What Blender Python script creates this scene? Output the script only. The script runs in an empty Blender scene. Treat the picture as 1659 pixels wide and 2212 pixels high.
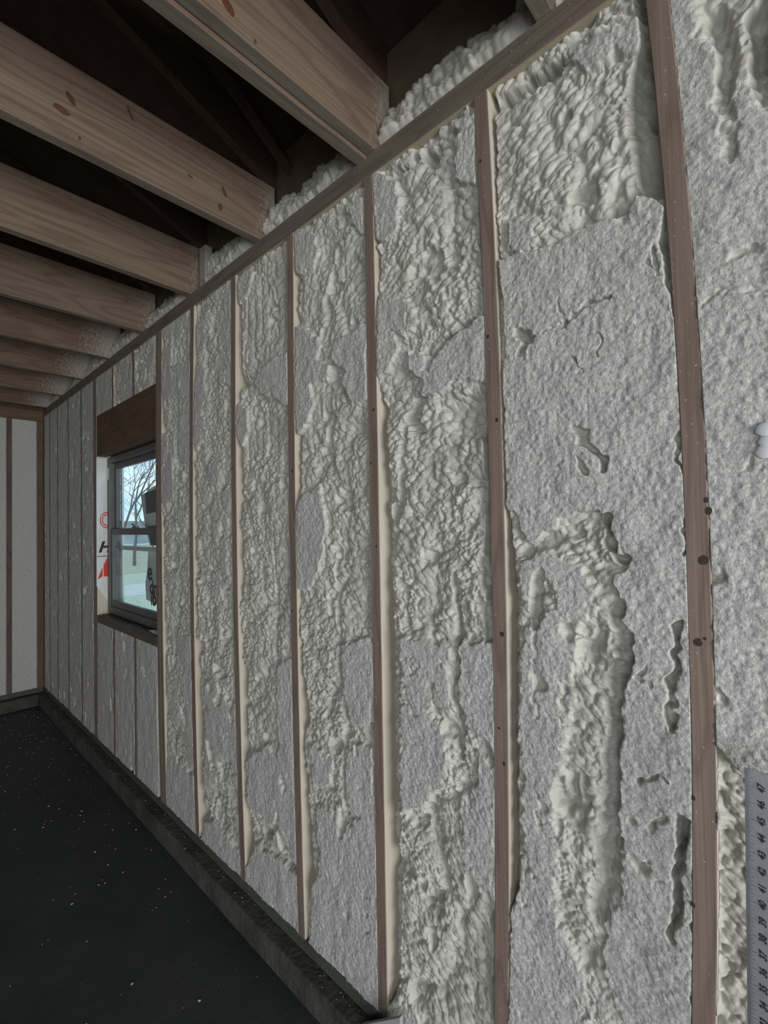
import bpy, math, random
import numpy as np
from mathutils import Vector, Matrix

S = bpy.context.scene
COL = S.collection
random.seed(7)

# ------------------------------------------------------------------ camera
CAM = np.array([-1.01223282, 0.0, 1.46913701])
F_PX = 994.5175742
YAW, PITCH, ROLL = 0.8243, 0.0247086, -0.020325
def cam_axes():
    cy, sy = math.cos(YAW), math.sin(YAW)
    f = np.array([sy*math.cos(PITCH), cy*math.cos(PITCH), math.sin(PITCH)])
    r = np.array([cy, -sy, 0.0]); u = np.cross(r, f)
    return math.cos(ROLL)*r+math.sin(ROLL)*u, -math.sin(ROLL)*r+math.cos(ROLL)*u, f
AR, AU, AF = cam_axes()
cd = bpy.data.cameras.new('camera'); cam = bpy.data.objects.new('camera', cd); COL.objects.link(cam)
cd.sensor_fit = 'HORIZONTAL'; cd.sensor_width = 36.0; cd.lens = 36.0*F_PX/1659.0
cd.clip_start = 0.02; cd.clip_end = 500
cam.matrix_world = Matrix(((AR[0], AU[0], -AF[0], CAM[0]), (AR[1], AU[1], -AF[1], CAM[1]), (AR[2], AU[2], -AF[2], CAM[2]), (0, 0, 0, 1)))
S.camera = cam

# ------------------------------------------------------------------ colour, world, light
S.view_settings.view_transform = 'Standard'
try: S.view_settings.look = 'None'
except Exception: pass
S.view_settings.gamma = 1.0
S.view_settings.use_curve_mapping = False
S.view_settings.exposure = 0.0

W = bpy.data.worlds.new('overcast_sky'); S.world = W; W.use_nodes = True
wn = W.node_tree; wn.nodes.clear()
o = wn.nodes.new('ShaderNodeOutputWorld'); bg = wn.nodes.new('ShaderNodeBackground')
tc = wn.nodes.new('ShaderNodeTexCoord'); mp = wn.nodes.new('ShaderNodeMapping'); mp.inputs['Scale'].default_value = (1, 1, 3)
nz = wn.nodes.new('ShaderNodeTexNoise'); nz.inputs['Scale'].default_value = 3.0; nz.inputs['Detail'].default_value = 5
cr = wn.nodes.new('ShaderNodeValToRGB')
cr.color_ramp.elements[0].position = .35; cr.color_ramp.elements[0].color = (.33, .56, .78, 1)
cr.color_ramp.elements[1].position = .65; cr.color_ramp.elements[1].color = (.72, .86, .93, 1)
wn.links.new(tc.outputs['Generated'], mp.inputs['Vector']); wn.links.new(mp.outputs[0], nz.inputs['Vector'])
wn.links.new(nz.outputs['Fac'], cr.inputs[0]); wn.links.new(cr.outputs[0], bg.inputs['Color']); wn.links.new(bg.outputs[0], o.inputs[0])
bg.inputs['Strength'].default_value = 1.6

def area(name, loc, target, sx, sy, power, color):
    l = bpy.data.lights.new(name, 'AREA'); l.shape = 'RECTANGLE'; l.size = sx; l.size_y = sy; l.energy = power; l.color = color
    ob = bpy.data.objects.new(name, l); COL.objects.link(ob); ob.location = loc
    ob.rotation_euler = (Vector(target)-Vector(loc)).to_track_quat('-Z', 'Y').to_euler()
    return ob
# daylight through the open garage doorway behind the camera; plus an added fill lamp at an unseen side opening
area('doorway_daylight', (-1.70, -3.78, .80), (-.9, 3.0, .95), 2.4, 1.8, 172, (1.0, .982, .945))
area('side_fill_light', (-4.22, -1.55, 1.0), (0, .3, .95), 2.2, 1.2, 58, (.96, .985, .99))

# ------------------------------------------------------------------ helpers
def on_x(px, py, X=0.0):
    v = AF+AR*(px-829.5)/F_PX-AU*(py-1106)/F_PX
    t = (X-CAM[0])/v[0]; p = CAM+v*t
    return p[1], p[2]

def props(o, label=None, cat=None, group=None, kind=None):
    if label: o['label'] = label
    if cat: o['category'] = cat
    if group: o['group'] = group
    if kind: o['kind'] = kind
    return o

def empty(name, loc=(0, 0, 0), **k):
    o = bpy.data.objects.new(name, None); COL.objects.link(o); o.location = loc; o.empty_display_size = .05
    return props(o, **k)

def mesh_obj(name, verts, faces, mat, parent=None, smooth=False, **k):
    me = bpy.data.meshes.new(name); me.from_pydata([tuple(map(float, v)) for v in verts], [], faces)
    mats = mat if isinstance(mat, (list, tuple)) else [mat]
    for m in mats: me.materials.append(m)
    if smooth: me.polygons.foreach_set('use_smooth', [True]*len(me.polygons))
    me.update()
    o = bpy.data.objects.new(name, me); COL.objects.link(o)
    if parent: o.parent = parent
    return props(o, **k)

class MB:
    def __init__(s): s.v = []; s.f = []; s.m = []
    def box(s, a, b, m=0):
        n = len(s.v); (x0, y0, z0), (x1, y1, z1) = a, b
        s.v += [(x0, y0, z0), (x1, y0, z0), (x1, y1, z0), (x0, y1, z0), (x0, y0, z1), (x1, y0, z1), (x1, y1, z1), (x0, y1, z1)]
        s.f += [(n, n+3, n+2, n+1), (n+4, n+5, n+6, n+7), (n, n+1, n+5, n+4), (n+1, n+2, n+6, n+5), (n+2, n+3, n+7, n+6), (n+3, n, n+4, n+7)]
        s.m += [m]*6; return s
    def prism(s, pts, axis, a, b, m=0):
        # pts: 2-D outline (ccw), extruded along axis from a to b
        n = len(s.v); k = len(pts)
        def P(p, t):
            return {'x': (t, p[0], p[1]), 'y': (p[0], t, p[1]), 'z': (p[0], p[1], t)}[axis]
        s.v += [P(p, a) for p in pts]+[P(p, b) for p in pts]
        s.f += [tuple(range(n, n+k)), tuple(range(n+2*k-1, n+k-1, -1))]+[(n+i, n+k+i, n+k+(i+1) % k, n+(i+1) % k) for i in range(k)]
        s.m += [m]*(k+2); return s
    def tube(s, pts, r, n=8, m=0):
        base = len(s.v); P = [Vector(p) for p in pts]
        rr = r if isinstance(r, (list, tuple)) else [r]*len(P)
        for i, p in enumerate(P):
            d = (P[min(i+1, len(P)-1)]-P[max(i-1, 0)]).normalized()
            a = d.cross(Vector((0.13, .31, .94))).normalized(); b = d.cross(a)
            for j in range(n):
                t = 2*math.pi*j/n; s.v.append(tuple(p+a*rr[i]*math.cos(t)+b*rr[i]*math.sin(t)))
        for i in range(len(P)-1):
            for j in range(n):
                s.f.append((base+i*n+j, base+i*n+(j+1) % n, base+(i+1)*n+(j+1) % n, base+(i+1)*n+j)); s.m.append(m)
        s.f.append(tuple(base+j for j in range(n))[::-1]); s.f.append(tuple(base+(len(P)-1)*n+j for j in range(n))); s.m += [m, m]
        return s
    def obj(s, name, mat, parent=None, bevel=0, smooth=False, **k):
        o = mesh_obj(name, s.v, s.f, mat, parent, smooth, **k)
        o.data.polygons.foreach_set('material_index', s.m)
        if bevel:
            b = o.modifiers.new('bevel', 'BEVEL'); b.width = bevel; b.segments = 2; b.limit_method = 'ANGLE'
        return o

# ------------------------------------------------------------------ materials
def mat(name, color=(.5, .5, .5), rough=.7, metal=0.0):
    m = bpy.data.materials.new(name); m.use_nodes = True
    b = m.node_tree.nodes['Principled BSDF']
    b.inputs['Base Color'].default_value = (*color, 1); b.inputs['Roughness'].default_value = rough; b.inputs['Metallic'].default_value = metal
    return m
def N(m, t): return m.node_tree.nodes.new(t)
def L(m, a, b): m.node_tree.links.new(a, b)
def bsdf(m): return m.node_tree.nodes['Principled BSDF']
def ramp(m, stops):
    r = N(m, 'ShaderNodeValToRGB'); e = r.color_ramp.elements
    while len(e) < len(stops): e.new(.5)
    for i, (p, c) in enumerate(stops): e[i].position = p; e[i].color = (*c, 1)
    return r
def mixc(m, fac, a, b):
    x = N(m, 'ShaderNodeMix'); x.data_type = 'RGBA'
    for s_, v in ((x.inputs[0], fac), (x.inputs[6], a), (x.inputs[7], b)):
        if hasattr(v, 'is_output'): L(m, v, s_)
        elif isinstance(v, (tuple, list)): s_.default_value = (*v, 1)
        else: s_.default_value = v
    return x.outputs[2]

def noisy(name, c1, c2, scale=20, rough=.8, bump=.3, bscale=None, detail=4, dist=.002, metal=0.0):
    m = mat(name, c1, rough, metal); t = N(m, 'ShaderNodeTexCoord')
    n = N(m, 'ShaderNodeTexNoise'); n.inputs['Scale'].default_value = scale; n.inputs['Detail'].default_value = detail
    L(m, t.outputs['Object'], n.inputs['Vector']); r = ramp(m, [(.3, c1), (.7, c2)]); L(m, n.outputs['Fac'], r.inputs[0]); L(m, r.outputs[0], bsdf(m).inputs['Base Color'])
    n2 = N(m, 'ShaderNodeTexNoise'); n2.inputs['Scale'].default_value = bscale or scale*4; n2.inputs['Detail'].default_value = 4
    L(m, t.outputs['Object'], n2.inputs['Vector']); b = N(m, 'ShaderNodeBump'); b.inputs['Strength'].default_value = bump; b.inputs['Distance'].default_value = dist
    L(m, n2.outputs['Fac'], b.inputs['Height']); L(m, b.outputs[0], bsdf(m).inputs['Normal'])
    return m

def wood(name, light, dark, axis, grain=60, frost=None, rough=.75, blot=None, contrast=1.0):
    """sawn softwood: grain lines stretched along axis, broad figure, optional overspray freckles"""
    m = mat(name, light, rough); t = N(m, 'ShaderNodeTexCoord'); oi = N(m, 'ShaderNodeObjectInfo')
    ad = N(m, 'ShaderNodeVectorMath'); ad.operation = 'ADD'; sc = N(m, 'ShaderNodeVectorMath'); sc.operation = 'SCALE'; sc.inputs['Scale'].default_value = 37
    cb = N(m, 'ShaderNodeCombineXYZ')
    for i in range(3): L(m, oi.outputs['Random'], cb.inputs[i])
    L(m, cb.outputs[0], sc.inputs[0]); L(m, t.outputs['Object'], ad.inputs[0]); L(m, sc.outputs[0], ad.inputs[1])
    def mapped(s_long, s_cross):
        mp = N(m, 'ShaderNodeMapping'); v = [s_cross]*3; v[axis] = s_long; mp.inputs['Scale'].default_value = v
        L(m, ad.outputs[0], mp.inputs['Vector']); return mp.outputs[0]
    # broad cathedral figure
    w0 = N(m, 'ShaderNodeTexNoise'); w0.inputs['Scale'].default_value = 1; w0.inputs['Detail'].default_value = 2; L(m, mapped(1.1, 9), w0.inputs['Vector'])
    mu = N(m, 'ShaderNodeMath'); mu.operation = 'MULTIPLY'; mu.inputs[1].default_value = 11; L(m, w0.outputs['Fac'], mu.inputs[0])
    sn = N(m, 'ShaderNodeMath'); sn.operation = 'SINE'; mu2 = N(m, 'ShaderNodeMath'); mu2.operation = 'MULTIPLY'; mu2.inputs[1].default_value = 4.5
    L(m, mu.outputs[0], mu2.inputs[0]); L(m, mu2.outputs[0], sn.inputs[0])
    pw = N(m, 'ShaderNodeMath'); pw.operation = 'MULTIPLY_ADD'; pw.inputs[1].default_value = .5; pw.inputs[2].default_value = .5; L(m, sn.outputs[0], pw.inputs[0])
    p3 = N(m, 'ShaderNodeMath'); p3.operation = 'POWER'; p3.inputs[1].default_value = 3; L(m, pw.outputs[0], p3.inputs[0])
    g = N(m, 'ShaderNodeTexNoise'); g.inputs['Scale'].default_value = 1; g.inputs['Detail'].default_value = 3; L(m, mapped(2.5, grain*3), g.inputs['Vector'])
    big = N(m, 'ShaderNodeTexNoise'); big.inputs['Scale'].default_value = 1; big.inputs['Detail'].default_value = 3; L(m, mapped(2, 7), big.inputs['Vector'])
    rb = ramp(m, [(.3, light), (.72, blot or tuple(.6*a+.4*b for a, b in zip(light, dark)))]); L(m, big.outputs['Fac'], rb.inputs[0])
    f1 = N(m, 'ShaderNodeMath'); f1.operation = 'MULTIPLY'; f1.inputs[1].default_value = .55*contrast; L(m, p3.outputs[0], f1.inputs[0])
    c1 = mixc(m, f1.outputs[0], rb.outputs[0], dark)
    rg = ramp(m, [(.42, (0, 0, 0)), (.7, (1, 1, 1))]); L(m, g.outputs['Fac'], rg.inputs[0])
    f2 = N(m, 'ShaderNodeMath'); f2.operation = 'MULTIPLY'; f2.inputs[1].default_value = .5*contrast; L(m, rg.outputs[0], f2.inputs[0])
    col = mixc(m, f2.outputs[0], c1, dark)
    if frost:
        nn = N(m, 'ShaderNodeTexNoise'); nn.inputs['Scale'].default_value = 130; nn.inputs['Detail'].default_value = 3; L(m, t.outputs['Object'], nn.inputs['Vector'])
        rr = ramp(m, [(frost, (0, 0, 0)), (frost+.06, (.8, .8, .8))]); L(m, nn.outputs['Fac'], rr.inputs[0])
        col = mixc(m, rr.outputs[0], col, (.45, .44, .40))
    L(m, col, bsdf(m).inputs['Base Color'])
    bm = N(m, 'ShaderNodeBump'); bm.inputs['Strength'].default_value = .35; bm.inputs['Distance'].default_value = .0015
    L(m, g.outputs['Fac'], bm.inputs['Height']); L(m, bm.outputs[0], bsdf(m).inputs['Normal'])
    return m

def overspray(m, start, end, axis=0):
    """foam dust that settled on the last stretch of a board, measured in the board's own coordinates"""
    base = bsdf(m).inputs['Base Color'].links[0].from_socket
    t = N(m, 'ShaderNodeTexCoord'); sp = N(m, 'ShaderNodeSeparateXYZ'); L(m, t.outputs['Object'], sp.inputs[0])
    mr = N(m, 'ShaderNodeMapRange'); mr.inputs[1].default_value = start; mr.inputs[2].default_value = end; L(m, sp.outputs[axis], mr.inputs[0])
    n = N(m, 'ShaderNodeTexNoise'); n.inputs['Scale'].default_value = 60; n.inputs['Detail'].default_value = 6; L(m, t.outputs['Object'], n.inputs['Vector'])
    a = N(m, 'ShaderNodeMath'); a.operation = 'ADD'; L(m, mr.outputs[0], a.inputs[0]); L(m, n.outputs['Fac'], a.inputs[1])
    r = ramp(m, [(.62, (0, 0, 0)), (1.0, (.62, .62, .62))])
    s = N(m, 'ShaderNodeMath'); s.operation = 'MULTIPLY'; s.inputs[1].default_value = .8; L(m, a.outputs[0], s.inputs[0]); L(m, s.outputs[0], r.inputs[0])
    L(m, mixc(m, r.outputs[0], base, (.42, .41, .37)), bsdf(m).inputs['Base Color'])
    return m

M = {}
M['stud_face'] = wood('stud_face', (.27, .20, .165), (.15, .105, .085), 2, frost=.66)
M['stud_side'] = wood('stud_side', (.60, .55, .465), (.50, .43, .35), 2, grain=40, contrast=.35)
M['plate_face'] = wood('plate_face', (.18, .145, .118), (.10, .075, .06), 1, frost=.67)
M['plate_side'] = wood('plate_side', (.42, .37, .28), (.30, .24, .17), 1, contrast=.4)
M['sill_wood'] = wood('sill_wood', (.13, .105, .085), (.07, .055, .04), 1, frost=.64)
M['bottom_wood'] = wood('bottom_wood', (.085, .09, .08), (.05, .052, .047), 1, frost=.68)
M['header_wood'] = wood('header_wood', (.135, .082, .045), (.055, .032, .018), 1, contrast=1.0)
M['jamb_wood'] = wood('jamb_wood', (.62, .40, .18), (.45, .26, .10), 2, contrast=.5)
M['joist'] = overspray(wood('joist_wood', (.225, .158, .112), (.105, .062, .042), 0, blot=(.17, .125, .092)), -.16, .14)
M['joist_dusty'] = overspray(wood('joist_wood_dusty', (.20, .13, .09), (.10, .058, .038), 0, blot=(.16, .105, .075)), -.36, .05)
M['joist_under'] = overspray(wood('joist_underside', (.19, .165, .128), (.09, .072, .054), 0, contrast=.9), -.16, .14)
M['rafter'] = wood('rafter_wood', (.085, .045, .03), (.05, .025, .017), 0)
M['knot'] = noisy('knot', (.075, .028, .014), (.12, .05, .026), 90, .6, .3)
M['knot_dark'] = noisy('nail_mark', (.035, .022, .02), (.06, .036, .03), 120, .6, .3)
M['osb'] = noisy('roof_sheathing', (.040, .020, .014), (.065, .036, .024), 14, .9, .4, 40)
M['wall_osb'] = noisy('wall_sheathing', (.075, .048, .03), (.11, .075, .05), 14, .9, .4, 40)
M['drywall'] = noisy('plain_wall', (.30, .30, .28), (.34, .34, .32), 6, .9, .1, 40)
M['concrete'] = noisy('curb_concrete', (.034, .034, .030), (.085, .086, .076), 9, .9, .9, 45, detail=7, dist=.006)
M['floor'] = noisy('dark_floor', (.027, .031, .032), (.048, .052, .052), 3.2, .75, .5, 45, detail=8, dist=.003)
M['dab'] = mat('white_dab', (.60, .60, .64), .6)
M['crumb'] = noisy('foam_crumb', (.36, .36, .34), (.5, .5, .46), 100, .9, .2)

def foam_mat():
    m = mat('spray_foam', (.6, .6, .55), .55); b = bsdf(m)
    t = N(m, 'ShaderNodeTexCoord'); at = N(m, 'ShaderNodeAttribute'); at.attribute_name = 'cut'
    n = N(m, 'ShaderNodeTexNoise'); n.inputs['Scale'].default_value = 7; n.inputs['Detail'].default_value = 5; L(m, t.outputs['Object'], n.inputs['Vector'])
    skin = ramp(m, [(.3, (.47, .46, .415)), (.7, (.56, .55, .50))]); L(m, n.outputs['Fac'], skin.inputs[0])
    n2 = N(m, 'ShaderNodeTexNoise'); n2.inputs['Scale'].default_value = 150; n2.inputs['Detail'].default_value = 5; L(m, t.outputs['Object'], n2.inputs['Vector'])
    cut = ramp(m, [(.3, (.40, .395, .39)), (.7, (.66, .65, .63))]); L(m, n2.outputs['Fac'], cut.inputs[0])
    L(m, mixc(m, at.outputs['Fac'], skin.outputs[0], cut.outputs[0]), b.inputs['Base Color'])
    mr = N(m, 'ShaderNodeMapRange'); mr.inputs[3].default_value = .42; mr.inputs[4].default_value = .95; L(m, at.outputs['Fac'], mr.inputs[0]); L(m, mr.outputs[0], b.inputs['Roughness'])
    b.inputs['Specular IOR Level'].default_value = .35
    # fine torn texture on cut areas, faint orange peel on the skin
    v = N(m, 'ShaderNodeTexNoise'); v.inputs['Scale'].default_value = 230; v.inputs['Detail'].default_value = 4; v.inputs['Roughness'].default_value = .65; L(m, t.outputs['Object'], v.inputs['Vector'])
    b1 = N(m, 'ShaderNodeBump'); b1.inputs['Distance'].default_value = .0038
    ms = N(m, 'ShaderNodeMapRange'); ms.inputs[3].default_value = .22; ms.inputs[4].default_value = .75; L(m, at.outputs['Fac'], ms.inputs[0]); L(m, ms.outputs[0], b1.inputs['Strength'])
    L(m, v.outputs['Fac'], b1.inputs['Height']); L(m, b1.outputs[0], b.inputs['Normal'])
    return m
M['foam'] = foam_mat()

# ------------------------------------------------------------------ noise fields (numpy)
def _h(ix, iy, seed):
    h = (ix.astype(np.int64)*374761393+iy.astype(np.int64)*668265263+seed*982451653) & 0xffffffff
    h = ((h ^ (h >> 13))*1274126177) & 0xffffffff
    h = ((h ^ (h >> 16))*2246822519) & 0xffffffff
    return ((h ^ (h >> 15)) & 0xffffff)/float(0xffffff)
def vnoise(x, y, seed):
    ix, iy = np.floor(x), np.floor(y); fx, fy = x-ix, y-iy
    fx = fx*fx*(3-2*fx); fy = fy*fy*(3-2*fy)
    a = _h(ix, iy, seed); b = _h(ix+1, iy, seed); c = _h(ix, iy+1, seed); d = _h(ix+1, iy+1, seed)
    return (a*(1-fx)+b*fx)*(1-fy)+(c*(1-fx)+d*fx)*fy
def fbm(x, y, seed, n=3):
    s = 0; a = 1; t = 0
    for i in range(n): s = s+a*vnoise(x*2**i, y*2**i, seed+i*17); t += a; a *= .5
    return s/t
def dome(x, y, seed):
    """packed rounded beads: tallest of the round caps scattered one per cell"""
    ix, iy = np.floor(x), np.floor(y); best = np.zeros_like(x)
    for dx in (-1, 0, 1):
        for dy in (-1, 0, 1):
            cx, cy = ix+dx, iy+dy
            px = cx+.1+.8*_h(cx, cy, seed); py = cy+.1+.8*_h(cx, cy, seed+5)
            r = .62+.38*_h(cx, cy, seed+9); hh = .55+.45*_h(cx, cy, seed+13)
            d = ((x-px)**2+(y-py)**2)/(r*r)
            best = np.maximum(best, hh*np.sqrt(np.clip(1-d, 0, 1)))
    return best
def sstep(a, b, x):
    t = np.clip((x-a)/(b-a), 0, 1); return t*t*(3-2*t)
def poly_sd(x, y, pts):
    """signed distance, positive inside"""
    d = np.full(x.shape, 1e9); ins = np.zeros(x.shape, bool); n = len(pts)
    for i in range(n):
        ax, ay = pts[i]; bx, by = pts[(i+1) % n]; ex, ey = bx-ax, by-ay
        wx, wy = x-ax, y-ay; t = np.clip((wx*ex+wy*ey)/(ex*ex+ey*ey+1e-12), 0, 1)
        d = np.minimum(d, (wx-ex*t)**2+(wy-ey*t)**2)
        c = (ay > y) != (by > y)
        with np.errstate(divide='ignore', invalid='ignore'):
            xi = ax+(y-ay)*(bx-ax)/(by-ay if by != ay else 1e-9)
        ins ^= c & (x < xi)
    return np.where(ins, 1, -1)*np.sqrt(d)
def line_d(x, y, pts):
    d = np.full(x.shape, 1e9)
    for (ax, ay), (bx, by) in zip(pts[:-1], pts[1:]):
        ex, ey = bx-ax, by-ay; wx, wy = x-ax, y-ay; t = np.clip((wx*ex+wy*ey)/(ex*ex+ey*ey+1e-12), 0, 1)
        d = np.minimum(d, (wx-ex*t)**2+(wy-ey*t)**2)
    return np.sqrt(d)

def foam_height(Y, Z, base=-.012, feats=(), seed=1, rope=.0, bead=1.0, y0=None, y1=None, gap_hi=None, gap_lo=None, swell=.010, wobble=.25):
    """Height of the foam in a bay over the stud plane (0), negative = recessed.  Returns (height, cut)."""
    w1 = (fbm(Y*9, Z*9, seed+101)-.5)*.05; w2 = (fbm(Y*9+40, Z*9+7, seed+202)-.5)*.05
    f1 = (fbm(Y*38, Z*38, seed+303)-.5)*.022; f2 = (fbm(Y*38+9, Z*38+3, seed+404)-.5)*.022
    b = base+(fbm(Y*5, Z*3, seed+3, 3)-.5)*2*swell
    wx, wy = Y+f1*1.25+w1*wobble, Z+f2*1.25+w2*wobble
    for ft in feats:
        kind, pts, dv = ft[0], [on_x(*p) for p in ft[1]], ft[2]
        soft = ft[3] if len(ft) > 3 else .010
        if kind == 'p': b = b+dv*sstep(-soft, soft, poly_sd(wx, wy, pts))
        elif kind == 'l': b = b+dv*(1-sstep(soft*.25, soft*1.25, line_d(wx, wy, pts)))
    if gap_hi is not None:
        d = y1-Y; g = gap_hi(Z); b = b-.045*(1-sstep(g*.55, g*1.15+1e-4, d+f1*.5))*(g > .002)
    if gap_lo is not None:
        d = Y-y0; g = gap_lo(Z); b = b-.045*(1-sstep(g*.55, g*1.15+1e-4, d+f1*.5))*(g > .002)
    y, z = Y+w1*.5+f1*.35, Z+w2*.5+f2*.35
    big = dome(y/.085, z/.105, seed+11)
    def rot(th): return y*math.cos(th)-z*math.sin(th), y*math.sin(th)+z*math.cos(th)
    ya_, za_ = rot(.55); yb2, zb2 = rot(-.7)
    q = sstep(.44, .56, fbm(Y*6, Z*3.5, seed+71, 2))
    med = dome(ya_/.029, za_/.018, seed+21)*(1-q)+dome(yb2/.026, zb2/.018, seed+22)*q
    sm = dome(ya_/.0135+3, za_/.0095, seed+31)*(1-q)+dome(yb2/.0125+3, zb2/.0105, seed+32)*q
    tiny = dome(y/.0080, z/.0070, seed+41)
    fine = .45+1.1*sstep(.35, .65, fbm(Y*8+3, Z*6, seed+77, 2))
    pop = .0250*(big-.45)+.0155*(med-.45)+.0066*(sm-.45)*fine+.0007*tiny
    if rope > 0:
        wob = y+.030*(fbm(Y*3+5, Z*2.3, seed+55, 2)-.5)+.02*(fbm(Y*10, Z*9, seed+56, 2)-.5)
        cu = wob/.052; cy = np.floor(cu); fr = cu-cy
        amp = .35+.9*fbm(cy*3.3, Z*5, seed+57, 2)
        ro = amp*.017*np.sqrt(np.clip(1-((fr-.5)/.55)**2, 0, 1))+.0085*dome(cu*1.7, (z+.012*fr)/.017, seed+51)+.004*(sm-.45)+.006*(big-.45)-.014
        k = np.clip(rope*sstep(.46, .60, fbm(Y*2.2, Z*1.9, seed+61, 2)), 0, 1)*.8*(.25+.75*sstep(1.62, 1.78, Z))*(1-.6*sstep(.45, .6, fbm(Y*7+1, Z*6, seed+66, 2)))
        pop = pop*(1-k)+ro*k
    pits = sstep(.66, .80, fbm(Y*15+2, Z*11, seed+95, 3))
    raw = b+pop*bead-.022*pits
    tear = fbm(Y*120, Z*100, seed+81, 2)-.5
    chip = dome(Y/.011, Z/.0085, seed+85)
    plane = -.0030+.0036*tear+.0012*chip+.0075*(fbm(Y*18, Z*13, seed+91, 2)-.5)+.0022*(dome(Y/.024, Z/.019, seed+93)-.4)
    over = raw-plane
    h = np.where(over > 0, plane+.0012*np.tanh(over/.004), raw+.0012*tear)
    return h, sstep(-.0006, .0012, over)

def foam_panel(name, yl, yh, z0, z1, res, label, group, x_back=.088, thin=0.0, **k):
    """closed foam body between y=yl(z) and y=yh(z); its room face is the height field"""
    nz_ = max(8, int((z1-z0)/res)); ny = max(4, int((yh((z0+z1)/2)-yl((z0+z1)/2))/res))
    z = np.linspace(z0, z1, nz_+1); u = np.linspace(0, 1, ny+1)
    Z, U = np.meshgrid(z, u, indexing='ij'); A = yl(Z); B = yh(Z); Y = A+(B-A)*U
    H, C = foam_height(Y, Z, y0=A, y1=B, **k)
    X = np.clip(-H, -.006, x_back-.014)
    ox, oy, oz = 0.0, float((yl(z0)+yh(z0))/2), z0
    co = np.stack([X-ox, Y-oy, Z-oz], -1).reshape(-1, 3)
    idx = np.arange((nz_+1)*(ny+1)).reshape(nz_+1, ny+1)
    quads = np.stack([idx[:-1, :-1], idx[1:, :-1], idx[1:, 1:], idx[:-1, 1:]], -1).reshape(-1, 4)
    # rim and back
    rim = np.concatenate([idx[0, :], idx[1:, -1], idx[-1, -2::-1], idx[-2:0:-1, 0]])
    rc = co[rim].copy(); rc[:, 0] = x_back; nb = len(co)
    co = np.concatenate([co, rc]); m_ = len(rim); ar = np.arange(m_); nx = (ar+1) % m_
    sk = np.stack([rim, rim[nx], nb+nx, nb+ar], -1)
    me = bpy.data.meshes.new(name); V = len(co); Q = np.concatenate([quads, sk]); nq = len(Q)
    me.vertices.add(V); me.vertices.foreach_set('co', co.astype(np.float32).ravel())
    me.loops.add(nq*4+m_); me.loops.foreach_set('vertex_index', np.concatenate([Q.ravel(), (nb+ar)]).astype(np.int32))
    me.polygons.add(nq+1)
    me.polygons.foreach_set('loop_start', np.arange(nq+1, dtype=np.int32)*4)
    me.polygons.foreach_set('loop_total', np.array([4]*nq+[m_], dtype=np.int32))
    sm = np.ones(nq+1, bool); sm[len(quads):] = False; me.polygons.foreach_set('use_smooth', sm)
    me.update(calc_edges=True); me.validate()
    at = me.attributes.new('cut', 'FLOAT', 'POINT'); c = np.zeros(V, np.float32); c[:C.size] = C.ravel(); at.data.foreach_set('value', c)
    me.materials.append(M['foam'])
    o = bpy.data.objects.new(name, me); COL.objects.link(o); o.location = (ox, oy, oz)
    return props(o, label=label, cat='spray foam', group=group)

# ------------------------------------------------------------------ setting
FLOOR = -.143; TOP = 2.548; PLT = .036; END = 5.335
ROOM_X, BACK_Y = -4.3, -3.9
MB().box((ROOM_X-.1, BACK_Y-.1, FLOOR-.1), (.12, END+.14, FLOOR)).obj('floor', M['floor'], kind='structure', label='dark dusty concrete floor sprinkled with foam crumbs')
# concrete curb under the framed walls
MB().box((-.056, BACK_Y, FLOOR), (.12, END+.12, -.042)).obj('trim_1', M['concrete'], bevel=.006, kind='structure', label='low dark concrete curb under the long framed wall')
MB().box((ROOM_X, END-.075, FLOOR), (-.057, END+.12, -.042)).obj('trim_2', M['concrete'], bevel=.006, kind='structure', label='low dark concrete curb under the far end wall')
# outer sheathing, with the window hole
WY0, WY1, WZ0, WZ1 = 2.652, 3.712, .868, 1.982
b = MB()
b.box((.0905, BACK_Y, -.042), (.105, WY0, 3.0)).box((.0905, WY1, -.042), (.105, END+.1, 3.0)).box((.0905, WY0, -.042), (.105, WY1, WZ0)).box((.0905, WY0, WZ1), (.105, WY1, 3.0))
b.obj('wall_right', M['wall_osb'], kind='structure', label='sheathing behind the long foamed stud wall')
MB().box((ROOM_X, END+.0905, -.042), (.0895, END+.105, 3.0)).obj('wall_back', M['wall_osb'], kind='structure', label='sheathing behind the far end wall')
b = MB()   # long wall on the other side, with an opening added for the side fill lamp, and the wall with the wide doorway
b.box((ROOM_X-.12, BACK_Y, FLOOR), (ROOM_X, END+.1, .7)).box((ROOM_X-.12, BACK_Y, 2.0), (ROOM_X, END+.1, 2.9)).box((ROOM_X-.12, BACK_Y, .7), (ROOM_X, -2.7, 2.0)).box((ROOM_X-.12, -.4, .7), (ROOM_X, END+.1, 2.0))
b.obj('wall_left', M['drywall'], kind='structure')
b = MB(); b.box((ROOM_X, BACK_Y-.12, FLOOR), (-3.2, BACK_Y, 2.9)).box((-.3, BACK_Y-.12, FLOOR), (.1, BACK_Y, 2.9)).box((-3.2, BACK_Y-.12, 2.1), (-.3, BACK_Y, 2.9))
b.obj('wall_front', M['drywall'], kind='structure')
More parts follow.
